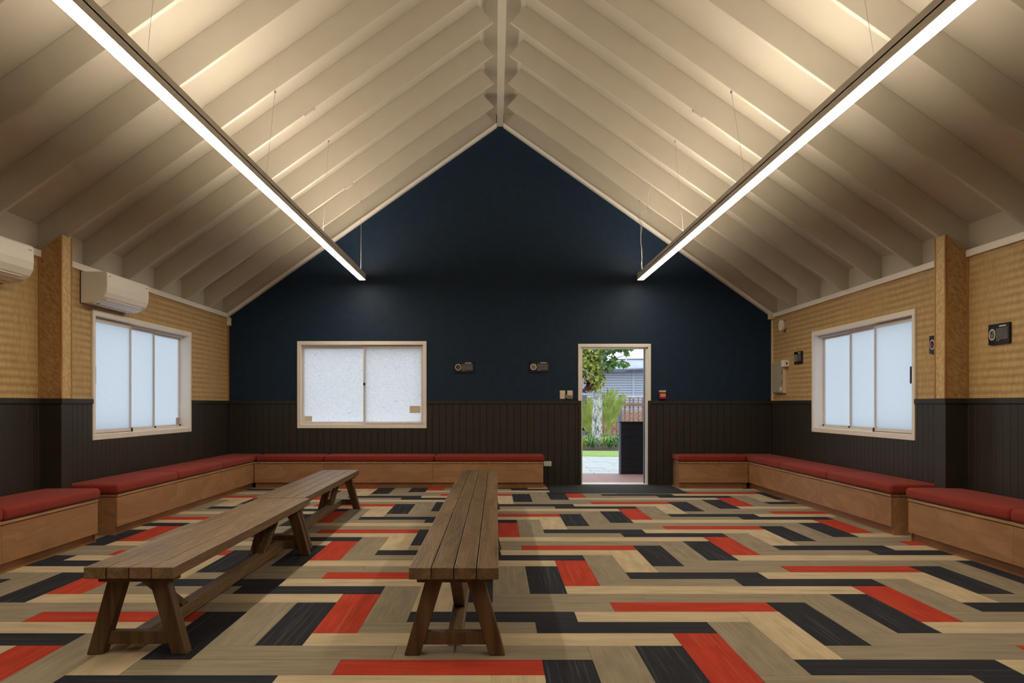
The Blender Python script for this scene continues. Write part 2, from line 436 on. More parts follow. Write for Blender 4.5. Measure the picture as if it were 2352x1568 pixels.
# ---- ceiling: lining, ridge beam, rafters, blocking
ceiling = empty('ceiling', (XC, 5, ZW), kind='structure')
for s in (-1, 1):
    a, b = XC + s*.27, XC + s*4.6
    MB().prism([(a, zl(a)), (b, zl(b)), (b, zl(b)+.06), (a, zl(a)+.06)], YF-WT, YB+WT).build('lining', M['ceiling'], ceiling)
MB().box(XC-.275, XC+.275, YF-WT, YB+WT, 5.82, 5.88).build('ridge_lining', M['ceiling'], ceiling)
MB().box(XC-.05, XC+.05, YF, YB, 5.633, 5.82).build('ridge_beam', M['rafter'], ceiling, bevel=.003)
RY = [12.76, 11.83, 10.88, 9.95, 9.0, 8.12, 7.05, 6.06] + [5.09 - .96*i for i in range(8)]
for s in (-1, 1):
    tip, seam, ev = XC + s*.10, XC + s*.272, (XL if s < 0 else XR) + s*.1
    poly = [(tip, zb(tip)), (ev, zb(ev)), (ev, zl(ev)), (seam, zl(seam))]
    me = MB().prism(poly, 0, .045).mesh('rafter', M['rafter'], bevel=.003)
    for y in RY: place('rafter', me, ceiling, (0, y, 0))
    MB().prism([(XC+s*.06, zb(XC+s*.06)), (ev, zb(ev)), (ev, zl(ev)), (seam, zl(seam)), (XC+s*.06, zl(seam))], YB-.05, YB).build('gable_rafter', M['rafter'], ceiling)
    e2 = XL if s < 0 else XR
    MB().prism([(XC+s*.05, zb(XC+s*.05)+.002), (e2, zb(e2)+.002), (e2, zb(e2)-.052), (XC+s*.05, zb(XC+s*.05)-.052)], YB-.095, YB).build('gable_trim', M['trimwhite'], ceiling)
    ys = [YB] + [y + .045 for y in RY]; ye = RY + [YF]
    for y1, y0 in zip([YB] + RY[:-1], [y + .045 for y in RY]):
        x0, x1 = sorted((e2 + s*.055, e2 + s*.1))
        MB().box(x0, x1, y0, y1, ZW, zl(e2 + s*.055)+.03).build('blocking_board', M['ceiling'], ceiling)
# small white boxes screwed to rafter undersides
for (x, i) in ((-1.925, 4), (2.09, 4), (-1.86, 6.95), (2.0, 6.95), (-2.0, 1), ):
    y = RY[int(round(i))]
    m = MB(); z = zb(x)
    m.beam((x-.05, y+.02, zb(x-.05)-.012), (x+.05, y+.02, zb(x+.05)-.012), .05, .024)
    m.build('junction_box', M['rafter'], ceiling, bevel=.003)

# ================================================================== WINDOWS AND DOOR
def window(name, fn, u0, u1, sashes, glass, kind3):
    """u0,u1 outer trim; local frame: u along wall, w outward, z up"""
    z0, z1, t = .896, 2.262, .058
    w = tag(empty(name, fn((u0+u1)/2, 0, z0)), kind='structure')
    B = lambda: MB(fn)
    for a, b, c, d in ((u0, u1, z1-t, z1), (u0, u1, z0, z0+t), (u0, u0+t, z0+t, z1-t), (u1-t, u1, z0+t, z1-t)):
        B().box(a, b, -.024, 0, c, d).build('trim_board', M['trimwhite'], w, bevel=.003)
    i0, i1, j0, j1 = u0+t, u1-t, z0+t, z1-t
    for a, b, c, d in ((i0-.01, i1+.01, j1, j1+.015), (i0-.01, i1+.01, j0-.015, j0), (i0-.015, i0, j0, j1), (i1, i1+.015, j0, j1)):
        B().box(a, b, 0, .2, c, d).build('reveal', M['trimwhite'], w)
    # tracks head and sill
    for c, d in ((j1-.028, j1), (j0, j0+.022)):
        for ww in (.06, .098, .136): B().box(i0, i1, ww, ww+.02, c, d).build('track', M['alu'], w)
    for k, (a, b, dep) in enumerate(sashes):
        f = .026; m = B()
        for p in ((a, b, dep, dep+.03, j1-.05, j1-.018), (a, b, dep, dep+.03, j0+.012, j0+.04), (a, a+f, dep, dep+.03, j0+.04, j1-.05), (b-f, b, dep, dep+.03, j0+.04, j1-.05)): m.box(*p)
        s = m.build('sash', M['alu'], w)
        B().box(a+f, b-f, dep+.012, dep+.018, j0+.04, j1-.05).build('pane', glass, s)
        # little black stop at the sash foot
        if kind3: B().box((b if kind3 > 0 else a)-.012, (b if kind3 > 0 else a)+.012, dep-.012, dep, j0, j0+.045).build('sash_stop', M['black'], s)
    return w
fB = lambda u, w, z: Vector((u, YB+w, z)); fL = lambda u, w, z: Vector((XL-w, u, z)); fR = lambda u, w, z: Vector((XR+w, u, z))
win_l = window('window_1', fL, 9.068, 12.0, [(9.13, 10.17, .04), (10.14, 10.97, .08), (10.93, 11.94, .12)], M['frost'], 1)
win_b = window('window_2', fB, -3.117, -1.085, [(-3.055, -2.05, .07), (-2.085, -1.145, .035)], M['scroll'], 0)
win_r = window('window_3', fR, 9.015, 11.95, [(9.08, 10.12, .04), (10.09, 10.92, .08), (10.88, 11.89, .12)], M['frost'], 1)
for w_, fn in ((win_l, fL), (win_r, fR)):              # black pull handles
    m = MB(fn)
    yy = 9.185 if fn is fL else 9.165
    m.box(yy-.045, yy-.027, 0.022, .036, 1.49, 1.67); m.box(yy+.027, yy+.045, 0.022, .036, 1.49, 1.67)
    m.box(yy-.03, yy+.03, 0.022, .036, 1.49, 1.508); m.box(yy-.03, yy+.03, 0.022, .036, 1.652, 1.67)
    m.build('pull_handle', M['black'], w_)
MB(fL).box(11.80, 11.90, .105, .12, 1.0, 1.09).build('sash_lock', M['lampbody'], win_l)
MB(fR).box(9.11, 9.215, .048, .051, 1.09, 1.205).build('sticker', M['sticker'], win_r)
MB(fB).box(-3.02, -2.90, .064, .07, 1.0, 1.085).build('sticker', M['ivory'], win_b)
MB(fB).box(-1.355, -1.185, .028, .034, 1.135, 1.245).build('sticker', M['ivory'], win_b)
MB(fB).box(-2.085, -2.055, .02, .035, 1.57, 1.61).build('latch', M['black'], win_b)

door = tag(empty('door_1', ((DX0+DX1)/2, YB, 0)), kind='structure')
t = .05
for x0, x1, z0, z1 in ((DX0-.05, DX1+.045, DZ1, DZ1+.052), (DX0-.05, DX0, HW, DZ1), (DX1, DX1+.045, HW, DZ1)):
    MB().box(x0, x1, YB-.024, YB+.02, z0, z1).build('trim_board', M['trimwhite'], door, bevel=.003)
for x0, x1, z0, z1 in ((DX0, DX0+.018, 0, DZ1), (DX0, DX1, DZ1-.02, DZ1), (DX1-.03, DX1, 0, DZ1)):
    MB().box(x0, x1, YB, YB+.2, z0, z1).build('door_jamb', M['white'], door)
MB().box(DX0-.02, DX1+.02, YB-.01, YB+.22, -.01, .022).build('door_sill', M['white'], door, bevel=.004)
MB().box(DX1-.052, DX1-.04, YB+.06, YB+.12, .02, DZ1-.02).build('door_seal', M['black'], door)

# ================================================================== LIGHTS
def lamp(X, mir, label):
    y0, y1, z0, h, w = -.6, 13.36, 3.175, .0985, .1005
    L = empty('linear_pendant_light', (X, y0, z0), label, 'light', 'linear pendant lights')
    m = MB(); a, b = X-w/2, X+w/2
    m.box(a, a+.004, y0, y1, z0, z0+h); m.box(b-.004, b, y0, y1, z0, z0+h)
    m.box(a, b, y0, y0+.006, z0, z0+h); m.box(a, b, y1-.006, y1, z0, z0+h); m.box(a, b, y0, y1, z0+h*.45, z0+h*.55)
    m.build('housing', M['housing'], L)
    MB().box(a+.004, b-.004, y0+.006, y1-.006, z0+.001, z0+.012).build('diffuser', M['led_dn'], L)
    MB().box(a+.004, b-.004, y0+.006, y1-.006, z0+h-.012, z0+h-.006).build('uplight_diffuser', M['led_up'], L)
    s = 1 if not mir else -1
    for yb, xt, yt in ((13.2, -1.97, 12.78), (10.3, -1.917, 10.0), (7.75, -2.06, 8.14), (5.1, -2.06, 5.36), (2.4, -2.0, 2.58)):
        X2 = xt if not mir else 2*XC - xt
        q = Vector((X2, yt, zb(X2)-.002)); c = MB().tube([(X, yb, z0+h), q], .0016, 5).build('suspension_wire', M['steel'], L)
        MB().tube([q, q - Vector((0,0,.02))], .009, 8).build('wire_anchor', M['steel'], c)
    return L
lamp(-2.043, False, 'long suspended linear lamp hanging over the pair of benches at left')
RL = lamp(2.219, True, 'long suspended linear lamp hanging at right with looping power cord')
pts = [(1494,421),(1493,430),(1490,448),(1487,468),(1487,480),(1489,490),(1491.5,495),(1492.5,490),(1490,484),(1486,480.5),(1479,479.5),(1471,483),(1466.5,490),(1466,500),(1470,508),(1474.5,513),(1474,526),(1472,540),(1472,556),(1474,575),(1474.5,592),(1473,606),(1473,624)]
cord = [P(x, y, 11.84 + min(1, max(0, (y-421)/45))*.78) for x, y in pts]
MB().tube(cord, .0042, 6).build('power_cord', M['lampbody'], RL, smooth=True)

# ================================================================== BUILT-IN SEATS
def seat_run(name, label, fn, u0, u1, depth, seams, ends, plym, z1=.40):
    """local frame: u along, w from wall into room (0..depth), z up"""
    r = empty(name, fn((u0+u1)/2, depth/2, 0), label, 'bench', 'built-in plywood seats')
    B = lambda: MB(fn); d = depth
    B().box(u0+.02, u1-.02, .034, d-.055, .0, .085).build('plinth', M['toe'], r)
    B().box(u0+.012, u1-.012, d-.055, d-.035, .0, .083).build('toe_board', M['toe'], r)
    cuts = [u0] + [s for s in seams if u0 < s < u1] + [u1]
    for a, b in zip(cuts, cuts[1:]):
        B().box(a+.001, b-.001, d-.02, d, .085, z1-.03).build('front_panel', plym, r, bevel=.001)
    B().box(u0+.018, u1-.018, .034, d-.02, .085, z1-.03).build('carcass', M['toe'], r)
    for e in ends:
        a = u0 if e < 0 else u1-.018
        B().box(a, a+.018, .034, d-.021, 0, z1-.03).build('end_panel', plym, r)
    for a, b in zip(cuts, cuts[1:]):
        B().box(a+.0005, b-.0005, .034, d+.006, z1-.024, z1).build('seat_board', M['plyedge'], r, bevel=.002)
    return r
sL = lambda u, w, z: Vector((XL+w, u, z)); sR = lambda u, w, z: Vector((XR-w, u, z)); sB = lambda u, w, z: Vector((u, YB-w, z))
FL, FR, FB = -3.665, 3.83, 13.2
seat_run('built_in_seat', 'plywood built-in seat under the left window', sL, 8.44, YB-.036, FL-XL, [10.02, 11.68], [-1], M['plyY'])
seat_run('built_in_seat', 'plywood built-in seat along blue back wall under its window', sB, FL+.008, .722, YB-FB, [-2.61, -.95], [1], M['plyX'])
seat_run('built_in_seat', 'short plywood built-in seat between doorway and right corner', sB, 2.78, FR-.008, YB-FB, [], [-1], M['plyX'])
seat_run('built_in_seat', 'plywood built-in seat under the right window', sR, 8.44, YB-.036, XR-FR, [11.71], [-1], M['plyY'])
seat_run('built_in_seat', 'plywood built-in seat at left photo edge before the woven pillar', sL, 4.87, 8.03, FL-XL, [6.47], [1], M['plyY'])
seat_run('built_in_seat', 'plywood built-in seat at right photo edge before the woven pillar', sR, 4.87, 8.09, XR-FR, [6.45], [1], M['plyY'])
def cushion(label, fn, u0, u1, depth, w0=.036):
    hz = .098; m = MB(fn); g = .004
    m.box(u0+g, u1-g, w0, depth+.022, .401, .401+hz)
    o = m.build('seat_cushion', M['red'], None, bevel=.034, seg=5, smooth=True)
    me = o.data                                   # slight crown
    xs = [v.co.x for v in me.vertices]; ys = [v.co.y for v in me.vertices]
    return tag(o, label, 'cushion', 'red seat cushions')
dl, dr, db = FL-XL, XR-FR, YB-FB
for a, b, t_ in ((8.40, 10.02, 'red seat cushion under left window, nearest the woven pillar'), (10.02, 11.68, 'red seat cushion under left window, middle of the row'), (11.68, YB-.036, 'red seat cushion in the left back corner of the room')): cushion(t_, sL, a, b, dl)
for a, b, t_ in ((FL+.03, -2.61, 'short red seat cushion on back wall beside the left corner'), (-2.61, -.933, 'red seat cushion directly below the back wall window'), (-.933, .745, 'red seat cushion on back wall, the end by the power outlet')): cushion(t_, sB, a, b, db)
cushion('red seat cushion between doorway mat and right corner', sB, 2.755, FR-.03, db)
for a, b, t_ in ((8.40, 10.04, 'red seat cushion under right window, nearest the woven pillar'), (10.04, 11.71, 'red seat cushion under right window, middle of the row'), (11.71, YB-.036, 'red seat cushion in the right back corner of the room')): cushion(t_, sR, a, b, dr)
for fn, d, s, e in ((sL, dl, 'left', 8.06), (sR, dr, 'right', 8.12)):
    cushion(f'whole red seat cushion at {s} photo edge before the pillar', fn, 6.47, e, d)
    cushion(f'red seat cushion cut off by the {s} photo edge', fn, 4.88, 6.47, d)

# ================================================================== WOODEN BENCHES
def make_bench():
    L, Wd, H, T = 3.18, .448, .463, .058
    b = empty('wooden_bench', (0, 0, 0))
    pw = Wd/4
    pm = MB().box(-pw/2+.0024, pw/2-.0024, -L/2, L/2, -T, 0).mesh('plank', M['teak'], bevel=.004, seg=2)
    for i in range(4): place('plank', pm, b, (-Wd/2+pw*(i+.5), random.uniform(-.004, .004), H))
    for s in (-1, 1):
        yt = s*(L/2-.14)
        MB().box(-.19, .19, yt-.055, yt+.055, H-T-.032, H-T).build('batten', M['teakleg'], b, bevel=.003)
        for q in (-1, 1):
            zt = H-T-.03
            m = MB().prism([(q*.175, 0), (q*.255 - q*.0, 0), (q*.150, zt), (q*.062, zt)], yt-.041, yt+.041)
            m.build('leg', M['teakleg'], b, bevel=.004)
        MB().box(-.175, .175, yt-.026, yt+.026, .052, .118).build('cross_rail', M['teakleg'], b, bevel=.003)
        MB().prism([(yt-s*.03, H-T-.032), (yt-s*.12, H-T-.032), (yt-s*.63, .116), (yt-s*.53, .116)], -.03, .03, 'x').build('brace', M['teakleg'], b, bevel=.003)
    MB().box(-.037, .037, -(L/2-.115), L/2-.115, .045, .117).build('stretcher', M['teak'], b, bevel=.003)
    return b
proto = make_bench()
spots = [(-1.818, 5.905, 0, 'long plank-top wooden bench at front left'),
         (-1.885, 9.12, R(.5), 'long plank-top wooden bench at left, behind the front left one'),
         (-.207, 5.89, 0, 'long plank-top wooden bench at front centre, seen end-on'),
         (-.203, 9.09, 0, 'long plank-top wooden bench at centre, nearest the back wall')]
for i, (x, y, a, lb) in enumerate(spots):
    o = proto if i == 0 else copy_tree(proto)
    o.location = (x, y, .003); o.rotation_euler.z = a
    tag(o, lb, 'bench', 'plank-top wooden benches')

# ================================================================== AIR CONDITIONERS
def heat_pump(y0, y1, label):
    zt, zbm, d = 2.618, 2.30, .27
    A = empty('air_conditioner', (XL, (y0+y1)/2, zbm), label, 'air conditioner', 'wall air conditioners')
    prof = [(0, zbm), (.0, zt), (d-.012, zt), (d, zt-.012), (d+.002, zt-.14), (d-.004, zt-.205), (d-.03, zt-.255), (d-.075, zt-.292), (d-.14, zt-.312), (d-.2, zbm)]
    MB().prism([(XL+.004+p, z) for p, z in prof], y0, y1).build('casing', M['white'], A, bevel=.006, seg=2)
    MB().box(XL+.001, XL+.006, y0-.006, y1+.006, zbm-.004, zt+.004).build('mounting_plate', M['black'], A)
    # louvre under the front edge
    a, b = prof[6], prof[8]
    n = Vector((b[1]-a[1], 0, -(b[0]-a[0]))).normalized()
    p0 = Vector((XL+.004+a[0]-.012, 0, a[1]-.008)); p1 = Vector((XL+.004+b[0], 0, b[1]))
    mid = (p0+p1)/2
    MB().beam((p0.x-.002, (y0+y1)/2, p0.z-.006), (p1.x, (y0+y1)/2, p1.z-.006), y1-y0-.2, .008).build('louvre', M['white'], A, bevel=.002)
    MB().beam((p1.x-.006, y0+.1, p1.z-.004), (p1.x-.006, y1-.1, p1.z-.004), .008, .01).build('air_slot', M['black'], A)
    for yy in (y0+.06, y1-.06):
        MB().box(XL+d+.003, XL+d+.007, yy-.022, yy+.022, zt-.046, zt-.038).build('logo_mark', M['lampbody'], A)
    return A
heat_pump(8.83, 9.89, 'white wall air conditioner mounted above the left window')
heat_pump(6.36, 7.43, 'white wall air conditioner cut off by the left photo edge')

# ================================================================== PLAQUES
M['plq'] = paint('navy_plaque', (.006,.008,.016), .35, .05)
M['prn'] = paint('white_print', (.60,.57,.52), .6, .02); M['prg'] = paint('grey_print', (.26,.25,.24), .6, .02)
M['amber'] = paint('amber_print', (.34,.10,.025), .6, .5, 60); M['grn'] = paint('grey_green_print', (.10,.13,.12), .6, .5, 60)
def plaque(fn, u, z, label, mid, flip=1, nlines=9, seed=1):
    rd = random.Random(seed); w, h = .312, .176
    A = empty('story_plaque', fn(u, 0, z-h/2), label, 'plaque', 'small navy story plaques')
    U = lambda a: u + flip*a
    def bx(a0, a1, w0, w1, c0, c1):
        m = MB(fn); m.box(min(U(a0), U(a1)), max(U(a0), U(a1)), w0, w1, c0, c1); return m
    bx(-w/2, w/2, -.022, 0, z-h/2, z+h/2).build('board', M['plq'], A, bevel=.002)
    ax = fn(0, -1, 0) - fn(0, 0, 0)
    rm = MB().disc(fn(U(-.095), -.022, z-.002), .050, .0012, ax).build('ring', M['prn'], A)
    MB().disc(fn(U(-.095), -.0232, z-.002), .0385, .0008, ax).build('picture', mid[0], rm)
    c = MB(fn)
    for k in range(6):
        a = rd.uniform(-.016, .016); b = rd.uniform(-.024, .02)
        c.box(U(-.095+a)-.007, U(-.095+a)+.007, -.0246, -.024, z-.002+b-.006, z-.002+b+.012)
    c.build('motif', mid[1], rm)
    bx(.012, .112, -.0232, -.022, z+.058, z+.070).build('title_print', M['prn'], A)
    m = MB(fn)
    for k in range(nlines):
        zz = z+.042-k*.0125; a = -.034; end = .135 if k < nlines-1 else .02
        while a < end:
            b = min(end, a+rd.uniform(.012, .034)); m.box(min(U(a), U(b)), max(U(a), U(b)), -.0228, -.022, zz-.0032, zz+.0032); a = b+.006
    m.build('text_print', M['prg'], A)
pb = lambda u, w, z: Vector((u, YB+w, z)); pr = lambda u, w, z: Vector((XR+w, u, z))
plaque(pb, -.493, 1.855, 'navy plaque with round amber picture, nearer the back window', (M['plq'], M['amber']), seed=2)
plaque(pb, .688, 1.86, 'navy plaque with round amber picture, nearer the doorway', (M['prg'], M['amber']), seed=3)
plaque(pr, 12.5, 1.94, 'navy plaque between grey cabinet and right window', (M['grn'], M['prg']), -1, seed=4)
plaque(pr, 8.555, 1.865, 'navy plaque half hidden behind the right woven pillar', (M['plq'], M['amber']), -1, seed=5)
plaque(pr, 7.51, 1.88, 'navy plaque with grey picture at the right photo edge', (M['grn'], M['prg']), -1, seed=6)

# ================================================================== SMALL WALL FITTINGS
def switch(x, label, extra=False):
    A = empty('light_switch', (x, YB, 1.355), label, 'switch')
    MB().box(x-.042, x+.042, YB-.012, YB, 1.355, 1.487).build('plate', M['ivory'], A, bevel=.003)
    MB().box(x-.008, x+.008, YB-.018, YB-.012, 1.413, 1.435).build('rocker', M['ivory'], A, bevel=.001)
    if extra:
        MB().box(x-.065, x+.042, YB-.05, YB-.012, 1.372, 1.42).build('key_guard', M['lampbody'], A, bevel=.003)
        MB().tube([(x-.06, YB-.052, 1.402), (x, YB-.054, 1.39), (x+.035, YB-.052, 1.384)], .004, 6).build('latch', M['black'], A)
switch(1.05, 'plain ivory light switch, left of the two by the doorway')
switch(1.167, 'ivory switch with metal guard, right of the two by doorway', True)
A = empty('power_outlet', (.815, YB-.016, .30), 'white double power outlet low on the wall beside bench end', 'outlet')
MB().box(.755, .875, YB-.03, YB-.016, .30, .378).build('plate', M['white'], A, bevel=.003)
for x in (.787, .843):
    m = MB()
    for dx, dz in ((-.008, .006), (.008, .006), (0, -.012)): m.box(x+dx-.002, x+dx+.002, YB-.031, YB-.0295, .335+dz-.005, .335+dz+.005)
    m.build('socket', M['black'], A)
    MB().box(x-.006, x+.006, YB-.034, YB-.03, .358, .37).build('rocker', M['white'], A)
A = empty('fire_call_point', (2.617, YB, 1.355), 'red manual fire call point right of the doorway', 'alarm')
M['callred'] = paint('alarm_red', (.36,.022,.016), .35, .03)
MB().box(2.565, 2.67, YB-.06, YB, 1.355, 1.462).build('housing', M['callred'], A, bevel=.006)
MB().box(2.562, 2.668, YB-.062, YB, 1.462, 1.488).build('lid', M['ivory'], A, bevel=.004)
MB().box(2.58, 2.655, YB-.063, YB-.06, 1.392, 1.432).build('label_plate', M['ivory'], A)
m = MB()
for k in range(3): m.box(2.59+k*.02, 2.603+k*.02, YB-.0645, YB-.063, 1.405, 1.419)
m.build('lettering', M['callred'], A)
# siren, cabinet, motion sensor on the right wall and corners
A = empty('alarm_siren', (XR, 13.1, 2.38), 'round white alarm sounder high on right wall by corner', 'alarm')
MB().disc((XR, 13.1, 2.455), .062, .035, (-1,0,0), 32).build('base', M['white'], A, bevel=.004)
MB().disc((XR-.035, 13.1, 2.455), .085, .045, (-1,0,0), 32).build('sounder', M['white'], A, bevel=.008, smooth=False)
MB().disc((XR-.08, 13.1, 2.455), .030, .003, (-1,0,0), 24).build('grille', M['alu'], A)
A = empty('control_cabinet', (XR, 13.3, 1.44), 'grey metal control cabinet on right wall beside the corner', 'cabinet')
M['cab'] = paint('grey_cabinet_paint', (.40,.37,.30), .45, .02)
MB().box(XR-.048, XR, 13.05, 13.55, 1.44, 1.915).build('body', M['ivory'], A, bevel=.004)
dr_ = MB().box(XR-.06, XR-.048, 13.056, 13.544, 1.45, 1.905).build('door', M['cab'], A, bevel=.003)
MB().box(XR-.068, XR-.06, 13.08, 13.15, 1.47, 1.53).build('lock', M['white'], dr_, bevel=.002)
for zz in (1.6, 1.75): MB().box(XR-.064, XR-.06, 13.07, 13.085, zz-.03, zz+.03).build('hinge', M['black'], dr_)
A = empty('alarm_keypad', (XR, 12.93, 1.83), 'small white box at top right of the grey cabinet', 'box')
MB().box(XR-.085, XR, 12.92, 13.045, 1.83, 1.93).build('casing', M['white'], A, bevel=.006)
MB().box(XR-.05, XR-.03, 12.917, 12.92, 1.865, 1.89).build('button', M['black'], A)
A = empty('cable_trunking', (XR-.02, YB-.03, HW), 'thin cream cable trunking running down the right corner', 'trunking')
MB().box(XR-.028, XR-.001, YB-.036, YB-.008, HW+.002, 2.62).build('duct', M['ivory'], A)
MB().box(XR-.08, XR-.001, YB-.1, YB-.006, 2.60, 2.68).build('elbow_box', M['ivory'], A, bevel=.004)
A = empty('motion_sensor', (XL+.03, YB-.05, 2.50), 'small beige motion sensor at top of left back corner', 'sensor')
MB().box(XL+.001, XL+.06, YB-.09, YB-.004, 2.50, 2.63).build('casing', M['ivory'], A, bevel=.008)
MB().box(XL+.012, XL+.05, YB-.093, YB-.09, 2.52, 2.56).build('lens', M['white'], A)
# door mat
A = empty('door_mat', (1.77, 13.0, 0), 'black ribbed mat lying before the open doorway', 'mat')
def matmat():
    t = NT('black_ribbed_mat'); v = t.coord(scale=(1,1,1)); f = t.noise(v, 120, 2)
    c = t.ramp(f, [(.35, (.012,.012,.014)), (.75, (.045,.045,.048))]); t.bump(f, .8, .006); return t.set(c, .85, 0, .25)
M['mat'] = matmat()
MB().box(.80, 2.735, 12.42, 13.66, .003, .012).build('pile', M['mat'], A, bevel=.003)
m = MB()
for a in ((.785, 2.75, 12.405, 12.43), (.785, .81, 12.42, 13.66)): m.box(a[0], a[1], a[2], a[3], .003, .010)
m.build('edging', M['black'], A, bevel=.002)

# ================================================================== OUTDOORS
GZ = -.12
M['grass'] = paint('lawn_green', (.27,.40,.09), .9, .3, 14); M['soil'] = paint('bark_mulch', (.085,.055,.04), .95, .5, 20)
M['paver'] = paint('grey_paver', (.48,.52,.52), .7, .12, 4); M['deck'] = paint('red_brown_decking', (.34,.19,.17), .55, .12, 5)
M['fence'] = paint('weathered_red_timber', (.34,.19,.12), .8, .3, 6); M['post'] = paint('blue_grey_post', (.17,.20,.26), .7, .1)
M['house'] = paint('blue_grey_weatherboard', (.50,.56,.68), .6, .03); M['roof'] = paint('grey_roofing', (.42,.47,.55), .6, .12, 3)
M['brick'] = paint('red_brick', (.52,.30,.24), .85, .25, 10); M['leafy'] = paint('yellow_green_leaf', (.33,.38,.075), .6, .45, 5)
M['leafd'] = paint('deep_green_leaf', (.13,.26,.07), .6, .4, 6); M['leafr'] = paint('dark_red_leaf', (.12,.035,.035), .6, .3, 5)
M['frond'] = paint('lime_frond', (.36,.46,.10), .5, .25, 3); M['slat'] = paint('black_slat', (.011,.011,.013), .5, .1)
def bark():
    t = NT('lichen_bark'); v = t.coord(scale=(1,1,.6)); f = t.noise(v, 9, 5, .65, .6); g = t.noise(v, 3.5, 3)
    c = t.ramp(f, [(.40, (.10,.09,.085)), (.47, (.42,.44,.42)), (.56, (.74,.80,.68))]); c = t.mix(t.math('MULTIPLY', g, .3), c, (.22,.23,.20))
    t.bump(f, .5, .02); return t.set(c, .9)
M['bark'] = bark()
tag(MB().box(-30, 40, YB+WT+.02, 70, GZ-.3, GZ-.03).build('garden_ground', M['soil']), kind='structure')
# deck
dk = tag(empty('deck', (1.9, 15, -.1)), kind='structure')
me = MB().box(-2.2, 2.2, -.068, .068, -.03, 0).mesh('deck_board', M['deck'])
for i in range(16): place('deck_board', me, dk, (2.2, YB+WT+.09+i*.142, -.012))
MB().box(0, 4.4, YB+WT+.02, 16.2, GZ-.1, -.045).build('deck_joists', M['soil'], dk)
# low black slatted screen on the deck edge
A = empty('slatted_screen', (3.3, 16.1, -.01), 'low black horizontal board screen standing on the deck', 'screen')
for k in range(7):
    MB().box(2.30, 4.35, 16.0, 16.03, .0+k*.134, .131+k*.134).build('screen_board', M['slat'], A)
MB().box(2.30, 4.34, 16.03, 16.05, -.01, .94).build('backing', M['slat'], A)
MB().box(2.268, 2.30, 15.985, 16.075, -.012, .945).build('end_post', M['post'], A, bevel=.003)
MB().box(2.268, 4.36, 15.985, 16.075, .937, .955).build('top_rail', M['slat'], A)
MB().box(4.3, 4.36, 16.0, 16.07, -.012, .94).build('end_post', M['post'], A)
# paving
pv = tag(empty('paving', (3, 20, GZ)), kind='structure')
me = MB().box(-.345, .345, -.195, .195, -.04, 0).mesh('paver', M['paver'], bevel=.004)
for j in range(19):
    for i in range(7):
        x, y = .6 + i*.70 + (j % 2)*.35, 16.45 + j*.40
        place('paver', me, pv, (x, y, GZ+random.uniform(-.004, .004)))
# lawn with curved edge
poly = []
for k in range(21):
    a = k/20; x = -1 + a*12; poly.append((x, 23.35 - .02*(x-2)**2 - .12*(x-2)))
poly += [(x, y+2.6) for x, y in reversed(poly)]
tag(MB().prism(poly, GZ-.04, GZ+.015, 'z').build('lawn', M['grass']), kind='structure')
# brick wall behind the fence
bw = tag(empty('brick_wall', (6.2, 36, GZ)), 'red brick garden wall seen through the pickets', 'wall')
me = MB().box(-.113, .113, -.05, .05, -.036, .036).mesh('brick', M['brick'])
for r_ in range(13):
    for c_ in range(16):
        place('brick', me, bw, (4.2 + c_*.24 + (r_ % 2)*.12, 36.5, GZ+.04+r_*.085))
MB().box(4.0, 8.2, 36.47, 36.56, GZ, GZ+1.12).build('mortar', M['paver'], bw)
# picket fence
A = empty('picket_fence', (5, 33.5, GZ), 'rustic red-brown picket fence with blue-grey posts in the garden', 'fence')
YFn = 33.5; pxm = YFn/FPX
for x in (1341, 1424.5): q = P(x, 907, YFn); MB().box(q.x-.065, q.x+.065, YFn-.06, YFn+.06, GZ, q.z).build('post', M['post'], A)
q = P(1338, 910, YFn); q2 = P(1500, 909, YFn)
MB().beam((q.x-1, YFn+.05, q.z), (q2.x+1, YFn+.05, q2.z), .04, .045).build('white_rail', M['white'], A)
for ya in (929.5, 984.5): q = P(1338, ya, YFn); MB().box(q.x-1.2, q.x+4.5, YFn-.06, YFn-.02, q.z-.055, q.z+.055).build('rail', M['fence'], A)
rd = random.Random(4); x = 1326
while x < 1500:
    if min(abs(x-1341), abs(x-1424.5)) > 5:
        q = P(x, rd.choice((908, 909, 914, 920, 912)), YFn); w = rd.uniform(.035, .055)/1.0
        MB().box(q.x-w/2-.008, q.x+w/2, YFn-.018, YFn+.016, GZ, q.z).build('picket', M['fence'], A)
    x += rd.uniform(8.5, 11.5)
# neighbouring house
YH = 44.0; H_ = empty('neighbour_house', (8, YH, GZ), 'blue-grey weatherboard house with low roof beyond the fence', 'house')
ze = P(0, 848, YH).z
MB().box(-1, 14, YH+.09, YH+5.9, GZ, ze+.1).build('wall_core', M['house'], H_)
z = GZ+.1; m = MB()
while z < ze:
    m.box(-1, 14, YH, YH+.09, z, z+.098); z += .125
tag(m.build('weatherboards', M['house'], H_, recalc=False), kind='stuff')
q = P(1454.7, 900, YH); MB().box(q.x-.055, q.x+.055, YH-.03, YH+.04, GZ, ze).build('corner_board', M['house'], H_)
ea, eb = P(1300, 853, YH-.5), P(1520, 846.5, YH-.5)
MB().add([ea, eb, P(1520, 826, YH+3.2), P(1408, 826, YH+3.2), P(1300, 845, YH+2.2)], [(0,1,2,3,4)]).build('roof', M['roof'], H_, recalc=False)
MB().beam(ea, eb, .05, .09).build('gutter', M['post'], H_)
MB().beam(P(1400, 826.5, YH+3.2), P(1520, 825.5, YH+3.2), .25, .12).build('ridge_cap', M['post'], H_)
MB().tube([P(1438, 828, YH-.4), P(1446, 836, YH-.4), P(1444, 846, YH-.4), P(1436, 852, YH-.4), P(1420, 853.5, YH-.4), P(1395, 851, YH-.4)], .02, 5).build('service_cable', M['white'], H_)
